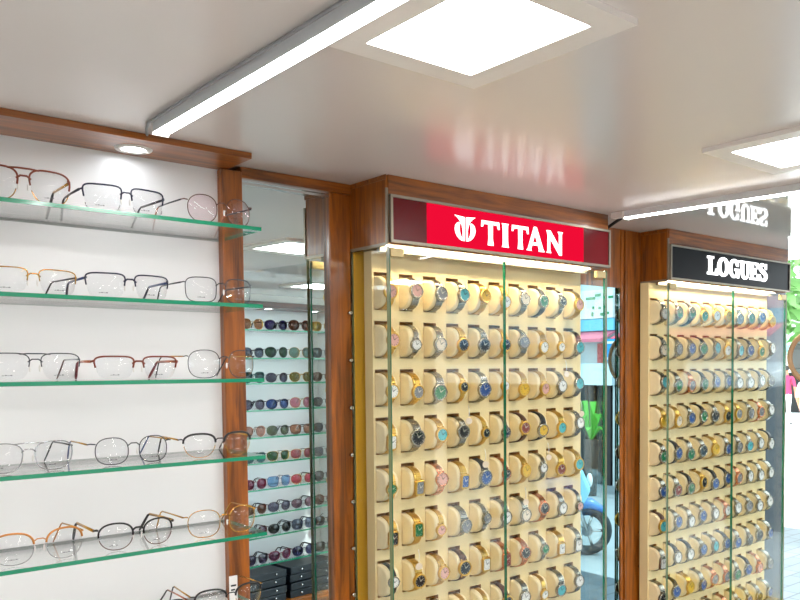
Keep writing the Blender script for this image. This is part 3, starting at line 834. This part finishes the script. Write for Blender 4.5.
def fill(pockets, table, big, where, place):
    T_ = [l.split() for l in table.split('\n')]
    for (j, i, x, z) in pockets:
        code = T_[j][i]
        c = bpy.data.objects.new('watch_cushion', CUSHM); link(c); c.location = M((x, 3.76, z - .0065))
        tag(c, 'cream watch cushion in the %s row, %s from the left, %s' % (ORD[j], ORD[i], where), 'watch cushion', 'watch cushions ' + place)
        s_, d_ = code[0], code[1]; ex = code[2:]
        shp = 'rect' if 'R' in ex else 'round'
        size = 1 if (big or 'L' in ex) else (2 if 'S' in ex else 0)
        if not big and 'L' not in ex and not ex and random.random() < .2:
            size = 2
        root = bpy.data.objects.new('wrist_watch', None); link(root); root.empty_display_size = .01
        root.location = M((x, 3.76, z - .0065))
        leather = s_ in 'kb'
        shape_word = 'rectangular ' if shp == 'rect' else ''
        band = 'strap' if leather else 'bracelet'
        tag(root, '%s %s watch with %s%s dial, %s row, %s from left, %s' % (SNAME[s_], band, shape_word, DNAME[d_], ORD[j], ORD[i], where), 'watch', 'wrist watches ' + place)
        st = bpy.data.objects.new('strap', SM[('leather' if leather else 'link', size)]); link(st, root); setmat(st, STRAP[s_])
        cm, dm, hm = CM[(shp, size)]
        hd = random.uniform(-.005, .002)
        ca = bpy.data.objects.new('case', cm); link(ca, root); setmat(ca, STRAP['g' if s_ == 'b' else ('s' if s_ == 'k' else s_)])
        ca.location = (random.uniform(-.0015, .0015), 0, hd); ca.rotation_euler = (-hd * 18, 0, random.uniform(-.12, .06))
        di = bpy.data.objects.new('dial', dm); link(di, ca); setmat(di, DIAL[d_])
        ha = bpy.data.objects.new('hands', hm); link(ha, di); setmat(ha, LIGHTHAND if d_ in 'kgbrs' else DARKHAND)


fill(tpock, TW, False, 'under the red sign', 'under the red sign')
fill(lpock, LW, True, 'under the black sign', 'under the black sign')
# small price tags on strings
TAGS = [(1, 6, 0, 'w'), (3, 3, 2, 'w'), (9, 3, 4, 'w'), (4, 4, 6, 'w'), (7, 4, 5, 'w'), (6, 5, 3, 'w'), (8, 2, 5, 'w')]
for (i, j, sh, c) in TAGS:
    x = tslots[min(i, 9)] + .05 + .02 * (sh % 3 - 1); z = .518 - .2657 * j - .01
    t = thing('price_tag', 'white price tag on string, %s from left, %s row, red-signed cabinet' % (ORD[i], ORD[j]), 'price tag', (x, 3.645, z - .06), 'price tags')
    mb = MB(); rr = .020
    mb.prism([(x + rr * 1.2 * math.cos(2 * math.pi * q / 14), z - .03 + rr * math.sin(2 * math.pi * q / 14)) for q in range(14)], 3.640, 3.643, 'xz')
    part('card', mb, mat('tag_card', (232, 212, 190), .6, noise=.02), t)
    part('string', MB().tube([(x, 3.642, z - .005), (x + .01, 3.65, z + .03), (x + .015, 3.665, z + .06)], .0022, 5), cmat('white'), t)

# ------------------------------------------------------------------ opposite wall: sunglasses shelves, seen in the mirror
OY = -2.3
cp2 = thing('shelf_canopy', 'dark wooden canopy board over the sunglasses shelves opposite', 'canopy', (5.6, -2.5, .83))
part('board', MB().box((3.9, YB, .825), (XE - .2, -2.22, .905)), WD, cp2, bevel=.001)
part('fascia', MB().box((3.9, YB, .905), (XE - .2, -2.26, .9998)), PANELW, cp2)
for i, x in enumerate((4.4, 5.25, 6.2, 7.0)):
    dn = thing('downlight', 'recessed downlight over the sunglasses shelves, %s from the inner end' % ORD[i], 'downlight', (x, -2.45, .825), 'canopy downlights')
    downlight(dn, x, -2.42, .825, EDOWN2)
OZ = [.528, .137, -.211, -.583, -.961, -1.317, -1.687, -2.04, -2.352, -2.741]
SUN = [
    ['gold:(150,96,60)', 'black:(52,40,96)', 'brown:(96,56,40)', 'amber:(190,160,40)'],
    ['black:(110,120,140)', 'gun:(40,72,50)', 'gold:(120,150,140)', 'gun:(60,80,90)'],
    ['teal:(50,80,84)', 'gun:(84,80,100)', 'gold:(130,120,60)', 'brown:(90,60,50)'],
    ['black:(120,110,130)', 'navy:(60,90,150)', 'gold:(216,140,160)', 'gun:(60,60,70)'],
    ['rose:(200,150,136)', 'gun:(110,120,90)', 'brown:(204,150,120)', 'gun:(60,60,70)'],
    ['teal:(120,170,180)', 'gold:(40,96,60)', 'gold:(190,96,110)', 'gun:(90,90,120)'],
    ['red:(150,60,90)', 'blue:(140,190,230)', 'gold:(230,90,110)', 'black:(80,80,90)'],
    ['brown:(130,70,40)', 'black:(120,116,140)', 'gun:(150,116,130)', 'brown:(120,60,40)'],
    ['brown:(120,84,110)', 'black:(30,32,36)', 'navy:(120,130,150)', 'black:(70,70,80)'],
    ['black:(96,80,110)', 'red:(140,70,110)', 'navy:(80,80,120)', 'black:(70,70,80)'],
]
SX = [5.90, 6.295, 6.69, 7.085, 5.505, 5.11, 4.715, 4.32]
for k, z in enumerate(OZ):
    t = thing('glass_shelf', 'glass shelf of sunglasses on the opposite wall, %s from the top' % ORD[k], 'shelf', (5.5, -2.5, z), 'glass sunglasses shelves')
    part('glass_pane', MB().box((3.95, YB, z - .022), (XE - .2, OY, z), ms=[0, 0, 1, 1, 1, 1]), [CLEAR, EDGE], t)
    for i in range(8):
        col, c = SUN[(k + 3 * (i // 4)) % 10][i % 4].split(':'); c = eval(c)
        x = SX[i] + random.uniform(-.002, .002)
        g = glasses('sunglasses', '%s sunglasses, %s from the street end of the %s shelf opposite' % ('dark tinted' if sum(c) < 260 else 'lightly tinted', ORD[(3 - i) if i < 4 else i], ORD[k]), 'sunglasses', 'sunglasses on the opposite shelves', (x, OY - .05, z), yaw=180 + random.uniform(-2, 2), W=.130, a=.0275, b=random.choice((.024, .0255, .023)), n=random.choice((2.2, 2.6, 3.2)), taper=random.choice((.05, .12)), col=col, temple='gun', tintc=c, thick=.0016 if col in ('black', 'brown', 'navy', 'teal', 'red') else .0009, parts=False)
# trays and cabinet under the sunglasses
oc = thing('storage_cabinet', 'low wooden cabinet under the sunglasses shelves opposite', 'cabinet', (5.5, -2.4, FL))
part('carcass', MB().box((3.9, YB + .01, FL), (XE - .2, -2.16, -3.37)), WV, oc)
part('worktop', MB().box((3.9, YB + .01, -3.37), (XE - .2, -2.10, -3.28)), WH, oc, bevel=.002)
for i, x in enumerate((5.0, 5.85, 6.72)):
    for k in range(4):
        z = -3.28 + k * .115
        t = thing('display_tray', 'black eyewear tray, %s up in the %s stack on the low wooden cabinet' % (ORD[k], ORD[i]), 'tray', (x, -2.4, z), 'stacked black trays')
        part('tray_body', MB().box((x - .40, YB + .01, z), (x + .40, -2.18 + .02 * (k % 2), z + .10)), TRAYM, t, bevel=.003)
        for s in (-.22, .22):
            part('knob', MB().ell((x + s, -2.165 + .02 * (k % 2), z + .06), .014, .014, .014, 8, 6), CHROME, t)

# ------------------------------------------------------------------ round mirror on a stand in front of the second cabinet
rm = thing('round_mirror', 'round mirror in a beige frame standing near the shop front', 'mirror', (5.98, 2.97, FL))
c = Vector((6.0, 2.95, .055)); nx = Vector((-.98, -.20, 0)); ax = Vector((.20, -.98, 0))
rad = .20
ring = [c + ax * (rad * math.cos(2 * math.pi * i / 40)) + Vector((0, 0, 1)) * (rad * math.sin(2 * math.pi * i / 40)) for i in range(40)]
part('rim', MB().tube(ring, .022, 8, True), mat('beige_rim', (196, 158, 120), .35, noise=.05), rm)
mb = MB(); A = mb.add([tuple(c + (p_ - c) * .93 + nx * .006) for p_ in ring]); B = mb.add([tuple(c + (p_ - c) * .93 - nx * .006) for p_ in ring])
mb.face([A + i for i in range(40)]); mb.face([B + i for i in range(40)])
for i in range(40):
    mb.face((A + i, A + (i + 1) % 40, B + (i + 1) % 40, B + i))
part('mirror_glass', mb, MIRR, rm)
part('stand', MB().cyl((c.x, c.y, FL + .03), (c.x, c.y, c.z - rad - .01), .022, 12).cyl((c.x, c.y, FL), (c.x, c.y, FL + .04), .28, 28), CHROME, rm)

# ------------------------------------------------------------------ the street
PAVE = mat('street_sunlit_concrete', (225, 228, 228), .7, noise=.08, nscale=1.5)  # pale colour stands in for sunlit ground, darker asphalt and pavers for shade
ROADM = mat('street_asphalt', (150, 158, 162), .75, noise=.12, nscale=2)


def paver():
    m = bpy.data.materials.new('street_pavers'); m.use_nodes = True; nt = m.node_tree; b = nt.nodes['Principled BSDF']; L = nt.links.new
    tc = nt.nodes.new('ShaderNodeTexCoord'); bk = nt.nodes.new('ShaderNodeTexBrick'); bk.inputs['Scale'].default_value = 1.6
    bk.inputs['Color1'].default_value = srgb((88, 98, 106)); bk.inputs['Color2'].default_value = srgb((74, 86, 94)); bk.inputs['Mortar'].default_value = srgb((44, 52, 58)); bk.inputs['Mortar Size'].default_value = .012
    L(tc.outputs['Object'], bk.inputs['Vector']); L(bk.outputs['Color'], b.inputs['Base Color']); b.inputs['Roughness'].default_value = .5
    return m


def ground(name, mb, m):
    o = struct(name, mb, m); return o


ground('ground_pavement', MB().box((XE, -9, FL - .1), (15.2, 1.5, FL)).box((XE, 1.5, FL - .1), (24, 14, FL)), paver())
ground('ground_road', MB().box((15.2, -60, FL - .1), (90, 1.5, FL)).box((XE, -60, FL - .1), (15.2, -9, FL)), ROADM)
ground('ground_plaza', MB().box((24, 1.5, FL - .1), (110, 95, FL)).box((XE, 14, FL - .1), (24, 95, FL)), PAVE)

# far shop row
DARKIN = mat('shop_interior_shade', (13, 18, 18), .6, noise=.3, nscale=1.5)  # near-black colour stands in for the shade inside the shops


def facade(name, label, x, y0, y1, z1, wallc, signc, bandc):
    t = thing(name, label, 'building', (x, (y0 + y1) / 2, FL), 'shops across the street')
    part('wall', MB().box((x, y0, .05), (x + 6, y1, z1)).box((x, y0, FL), (x + 6, y0 + .4, .05)).box((x, y1 - .4, FL), (x + 6, y1, .05)), mat('wall_paint', wallc, .7, noise=.08, nscale=2), t)
    part('interior', MB().box((x + 2.5, y0 + .4, FL), (x + 6, y1 - .4, .05)), DARKIN, t)
    s_ = part('sign_board', MB().box((x - .25, y0 + .2, 2.0), (x, y1 - .2, 3.2)), mat('board_paint', signc, .5, noise=.05, nscale=3), t)
    part('lower_board', MB().box((x - .2, y0 + .2, 1.48), (x, y1 - .2, 1.98)), mat('band_paint', (120, 200, 225), .5, noise=.2, nscale=4), t)
    part('awning', MB().prism([(x, 1.44), (x, 1.5), (x - 1.0, 1.12), (x - 1.0, .98)], y0 + .2, y1 - .2, 'xz'), mat('awning_cloth', bandc, .7, noise=.1, nscale=3), t)
    part('fascia', MB().box((x - .3, y0 + .2, -.82), (x, y1 - .2, .1)), mat('fascia_paint', (226, 240, 246), .5, noise=.05, nscale=2), t)
    for k in range(4):
        yy = y0 + .6 + (y1 - y0 - 1.2) * k / 3
        part('pillar', MB().box((x - .05, yy - .12, FL), (x + .15, yy + .12, -.82)), mat('pillar_paint', (30 + 16 * (k % 2), 38, 38), .6, noise=.1), t)
    return t, s_


t, s_ = facade('shop_building', 'shop across the street with white sign and green marks', 27, -16.6, -14.0, 5, (200, 205, 205), (236, 244, 240), (222, 120, 140))
mb = MB()
for (y, z, sy, sz) in ((-15.4, 2.85, .5, .12), (-15.0, 2.97, .3, .12), (-14.6, 2.45, .16, .10), (-14.9, 2.43, .12, .10), (-15.25, 2.45, .1, .12), (-14.3, 2.85, .25, .1), (-15.3, 2.18, .10, .18), (-14.8, 2.16, .12, .12), (-14.45, 2.2, .1, .1), (-16.0, 2.6, .4, .3)):
    mb.box((26.72, y - sy / 2, z - sz / 2), (26.75, y + sy / 2, z + sz / 2))
part('sign_mark', mb, mat('green_paint', (40, 140, 90), .5, noise=.1), s_)
part('door', MB().box((27 - .06, -15.2, .12), (27, -14.7, .95)), mat('red_paint', (196, 60, 60), .5, noise=.1), t)
facade('shop_building', 'shop across the street with pink awning beside the bright blue sign', 27, -13.9, -7.0, 5, (180, 186, 190), (214, 170, 176), (226, 90, 110))
facade('shop_building', 'grey shop across the street under a pale board', 27, -30, -16.8, 6, (150, 155, 160), (190, 214, 220), (90, 150, 190))
facade('shop_building', 'pale shop far along the street behind the tree', 80, -6.5, 90, 6.0, (214, 220, 216), (150, 200, 170), (110, 160, 140))
bs = thing('street_sign', 'bright blue street sign board with white figures', 'sign', (24.5, -12.2, FL), None)
part('board', MB().box((24.5, -12.72, .18), (24.6, -11.4, 1.02)), mat('blue_paint', (20, 150, 215), .4, noise=.05), bs)
part('marking', MB().box((24.46, -12.6, .84), (24.5, -11.6, .93)).box((24.46, -12.6, .23), (24.5, -11.6, .32)).prism([(-12.3, .4), (-12.1, .76), (-11.95, .76), (-11.95, .4), (-12.05, .4), (-12.05, .5)], 24.46, 24.5, 'yz'), cmat('white'), bs)
part('post', MB().cyl((24.6, -12.0, FL), (24.6, -12.0, .18), .08, 10), CHROME, bs)


# cars (body, glass, wheels)
def car(name, label, x, y, ang, colr, h=1.0, group=None, lx=1.0):
    t = thing(name, label, 'car', (x, y, FL), group)
    prof_ = [(-5.8, .9), (-5.9, 1.9), (-5.3, 2.35), (-3.2, 2.7), (-1.8, 4.1 * h), (2.6, 4.25 * h), (4.6, 2.75), (5.7, 2.5), (5.9, 1.0), (4.9, .75), (-4.9, .75)]; prof_ = [(q * lx, z) for q, z in prof_]
    mb = MB(); mb.prism([(q * U, z * U) for q, z in prof_], -2.3 * U, 2.3 * U, 'xz')
    o = part('body', mb, mat('car_paint', colr, .2, coat=.6, noise=.02), t, True, .06)
    win = [(-2.95, 2.8), (-1.65, 3.9 * h), (2.4, 4.05 * h), (4.2, 2.85)]; win = [(q * lx, z) for q, z in win]
    mb = MB(); mb.prism([(q * U, z * U) for q, z in win], -2.34 * U, 2.34 * U, 'xz'); part('window', mb, mat('car_glass', (30, 50, 60), .05, spec=.8, noise=.02), t, True)
    for q in (-3.6 * lx, 3.7 * lx):
        for s in (-1, 1):
            mb = MB().cyl((q * U, s * 1.75 * U, .95 * U), (q * U, s * 2.36 * U, .95 * U), .95 * U, 24, 0).cyl((q * U, s * 2.36 * U, .95 * U), (q * U, s * 2.39 * U, .95 * U), .55 * U, 16, 1)
            part('wheel', mb, [BLACK, CHROME], t, True)
    t.rotation_euler = (0, 0, R(ang)); return t


v = car('rickshaw', 'small white and yellow covered rickshaw parked outside the shop', 12.6, 2.3, 92, (228, 240, 246), 1.22, 'parked vehicles', .47)
part('yellow_stripe', MB().box((-2.6 * U, -2.36 * U, 1.35 * U), (2.6 * U, 2.36 * U, 1.9 * U)), mat('yellow_paint', (240, 190, 20), .4, noise=.03), v, True)

# motorcycle with pale blue bodywork
mc = thing('motorcycle', 'pale blue motorcycle parked on the street outside', 'motorcycle', (15.6, -7.75, FL))
BL = mat('motorcycle_blue', (70, 130, 205), .25, coat=.6, noise=.05); BL2 = mat('motorcycle_pale', (150, 205, 225), .3, noise=.05); TYRE = mat('tyre_rubber', (40, 46, 50), .7, noise=.1)
for q in (-.66, .66):
    mb = MB(); ringp = [(q + .25 * math.cos(2 * math.pi * i / 28), 0, .31 + .25 * math.sin(2 * math.pi * i / 28)) for i in range(28)]
    mb.tube(ringp, .06, 8, True); wh = part('wheel', mb, TYRE, mc, True)
    mb = MB().cyl((q, -.04, .31), (q, .04, .31), .07, 14)
    for k in range(5):
        an = 2 * math.pi * k / 5; mb.tube([(q, 0, .31), (q + .22 * math.cos(an), 0, .31 + .22 * math.sin(an))], .018, 6)
    part('hub', mb, CHROME, wh, True)
part('frame', MB().tube([(-.66, .05, .31), (-.2, .05, .42), (.25, .03, .45), (.42, 0, .80)], .03, 8).tube([(-.6, -.04, .72), (-.15, -.04, .72), (.42, 0, .82)], .025, 8), BLACK, mc, True)
for s in (-1, 1):
    part('fork', MB().tube([(.66, s * .08, .31), (.52, s * .08, .68), (.42, s * .08, .98)], .025, 8), CHROME, mc, True)
part('fuel_tank', MB().ell((.12, 0, .86), .30, .16, .15, 16, 10), BL, mc, True)
part('seat', MB().tube([(-.16, 0, .80), (-.4, 0, .82), (-.72, 0, .88)], [.10, .13, .08], 10), BLACK, mc, True)
part('front_fairing', MB().prism([(.36, .62), (.62, .66), (.70, .84), (.60, 1.08), (.46, 1.10), (.36, .9)], -.17, .17, 'xz'), BL2, mc, True, .04)
part('mudguard', MB().tube([(.38, 0, .52), (.52, 0, .63), (.70, 0, .65), (.88, 0, .55)], [.05, .075, .075, .04], 10), BL, mc, True)
part('engine', MB().ell((.02, 0, .45), .2, .14, .17, 12, 8), mat('engine_grey', (110, 120, 128), .4, .7, noise=.1), mc, True)
part('handlebar', MB().tube([(.30, -.36, 1.06), (.40, -.2, 1.08), (.42, 0, 1.02), (.40, .2, 1.08), (.30, .36, 1.06)], .018, 8), BLACK, mc, True)
part('headlight', MB().ell((.69, 0, .94), .04, .09, .09, 12, 8), LENS if False else cmat('white'), mc, True)
mc.rotation_euler = (0, 0, R(46)); mc.scale = (.74, .74, .74)


# tree and potted plant
def leaves(mb, centre, rx, ry, rz, nl, size):
    for _ in range(nl):
        th, ph = random.uniform(0, 2 * math.pi), math.acos(random.uniform(-1, 1)); q = random.uniform(.55, 1) ** .6
        p_ = Vector((centre[0] + rx * q * math.sin(ph) * math.cos(th), centre[1] + ry * q * math.sin(ph) * math.sin(th), centre[2] + rz * q * math.cos(ph)))
        d1 = Vector((random.uniform(-1, 1), random.uniform(-1, 1), random.uniform(-1, 1))).normalized(); d2 = d1.cross(Vector((random.uniform(-1, 1), random.uniform(-1, 1), random.uniform(-1, 1)))).normalized()
        s = size * random.uniform(.6, 1.3)
        mb.quad([p_ - d1 * s, p_ + d2 * s * .5, p_ + d1 * s, p_ - d2 * s * .5])


LEAF = mat('leaf_green', (116, 166, 92), .5, noise=.25, nscale=1.2); LEAF2 = mat('leaf_bright', (90, 190, 60), .5, noise=.2)
BARK = mat('bark', (96, 78, 60), .8, noise=.2)
tr = thing('street_tree', 'light green leafy tree beyond the road outside', 'tree', (27, 15.6, FL))
part('trunk', MB().tube([(27, 15.6, FL), (27.1, 15.6, -2.5), (26.9, 15.5, .5), (27, 15.4, 2.5)], [.42, .34, .28, .15], 10), BARK, tr)
mb = MB(); leaves(mb, (27, 15.2, 3.9), 4.5, 5.6, 3.1, 3200, .36); cr = part('crown', mb, LEAF, tr)
pp = thing('potted_plant', 'small green plant standing across the street in shadow', 'plant', (24.4, -13.35, FL))
part('pot', MB().cyl((24.4, -13.35, FL), (24.4, -13.35, FL + 2.2), .22, 16, 0, .3), mat('pot_clay', (60, 50, 44), .7, noise=.1), pp)
mb = MB()
for k in range(14):
    an = 2 * math.pi * k / 14; up = .3 + .5 * (k % 3)
    b0 = Vector((24.4, -13.35, FL + 2.1)); tip_ = b0 + Vector((math.cos(an) * .5, math.sin(an) * .5, up * .6 + .3)); md = b0 + Vector((math.cos(an) * .4, math.sin(an) * .4, up + .3)); sd = Vector((-math.sin(an), math.cos(an), 0)) * .14
    mb.quad([b0, md - sd, tip_, md + sd])
part('foliage', mb, LEAF2, pp)


# people outside
SKIN = mat('skin', (170, 116, 86), .5, noise=.05); HAIR = mat('hair', (28, 22, 20), .6, noise=.1)


def person(label, x, y, heading, shirt, pants):
    t = thing('person', label, 'person', (x, y, FL))
    J = {'pel': (0, 0, .92, .125, .10), 'sp': (0, 0, 1.10, .13, .10), 'ch': (0, 0, 1.30, .155, .105), 'nk': (0, 0, 1.47, .055, .055), 'hd': (0, -.015, 1.58, .075, .09), 'top': (0, -.01, 1.68, .065, .075)}
    E_ = [('pel', 'sp'), ('sp', 'ch'), ('ch', 'nk'), ('nk', 'hd'), ('hd', 'top')]
    for s, q in ((-1, 'l'), (1, 'r')):
        st = .12 * s
        J.update({'sh' + q: (s * .18, 0, 1.39, .06, .06), 'el' + q: (s * .25, .02, 1.13, .045, .045), 'wr' + q: (s * .25, -.06, .90, .032, .03), 'ha' + q: (s * .24, -.09, .80, .035, .02),
                  'hip' + q: (s * .09, 0, .86, .09, .09), 'kn' + q: (s * .10, -st * .8, .50, .062, .062), 'an' + q: (s * .10, st * .5, .10, .045, .05), 'to' + q: (s * .11, st * .5 - .14, .04, .04, .03)})
        E_ += [('ch', 'sh' + q), ('sh' + q, 'el' + q), ('el' + q, 'wr' + q), ('wr' + q, 'ha' + q), ('pel', 'hip' + q), ('hip' + q, 'kn' + q), ('kn' + q, 'an' + q), ('an' + q, 'to' + q)]
    ks = list(J); me = bpy.data.meshes.new('skeleton'); me.from_pydata([J[k][:3] for k in ks], [(ks.index(a_), ks.index(b_)) for a_, b_ in E_], [])
    o = bpy.data.objects.new('body', me); link(o)
    md = o.modifiers.new('skin', 'SKIN')
    for i, k in enumerate(ks):
        o.data.skin_vertices[0].data[i].radius = J[k][3:]
        o.data.skin_vertices[0].data[i].use_root = (k == 'pel')
    sb = o.modifiers.new('sub', 'SUBSURF'); sb.levels = 2; sb.render_levels = 2
    bpy.context.view_layer.update()
    m2_ = bpy.data.meshes.new_from_object(o.evaluated_get(bpy.context.evaluated_depsgraph_get())); bpy.data.objects.remove(o)
    for m_ in (SKIN, mat('shirt_cloth', shirt, .8, noise=.05), mat('trouser_cloth', pants, .8, noise=.05), BLACK):
        m2_.materials.append(m_)
    for p_ in m2_.polygons:
        z = p_.center.z; p_.use_smooth = True; xx = abs(p_.center.x)
        p_.material_index = 3 if z < .09 else (1 if (z > .9 and z < 1.46 and not (xx > .2 and z < 1.12)) else (0 if (z >= 1.46 or xx > .2) else 2))
    m2_.name = 'body'
    b = bpy.data.objects.new('body', m2_); link(b, t)
    part('hair', MB().ell((0, .012, 1.655), .092, .108, .085, 14, 10), HAIR, t, True)
    mb = MB()
    mb.ell((0, -.112, 1.585), .014, .02, .022, 8, 6)
    part('nose', mb, SKIN, t, True)
    part('eyes', MB().ell((-.032, -.088, 1.61), .012, .01, .008, 8, 6).ell((.032, -.088, 1.61), .012, .01, .008, 8, 6), BLACK, t, True)
    t.rotation_euler = (0, 0, R(heading))


person('person in a white shirt and blue jeans walking at the edge of the street', 43.6, 21.95, 70, (240, 240, 240), (50, 70, 130))
person('person in a dark pink top walking far down the street', 64.0, 34.1, 100, (190, 50, 90), (228, 228, 230))
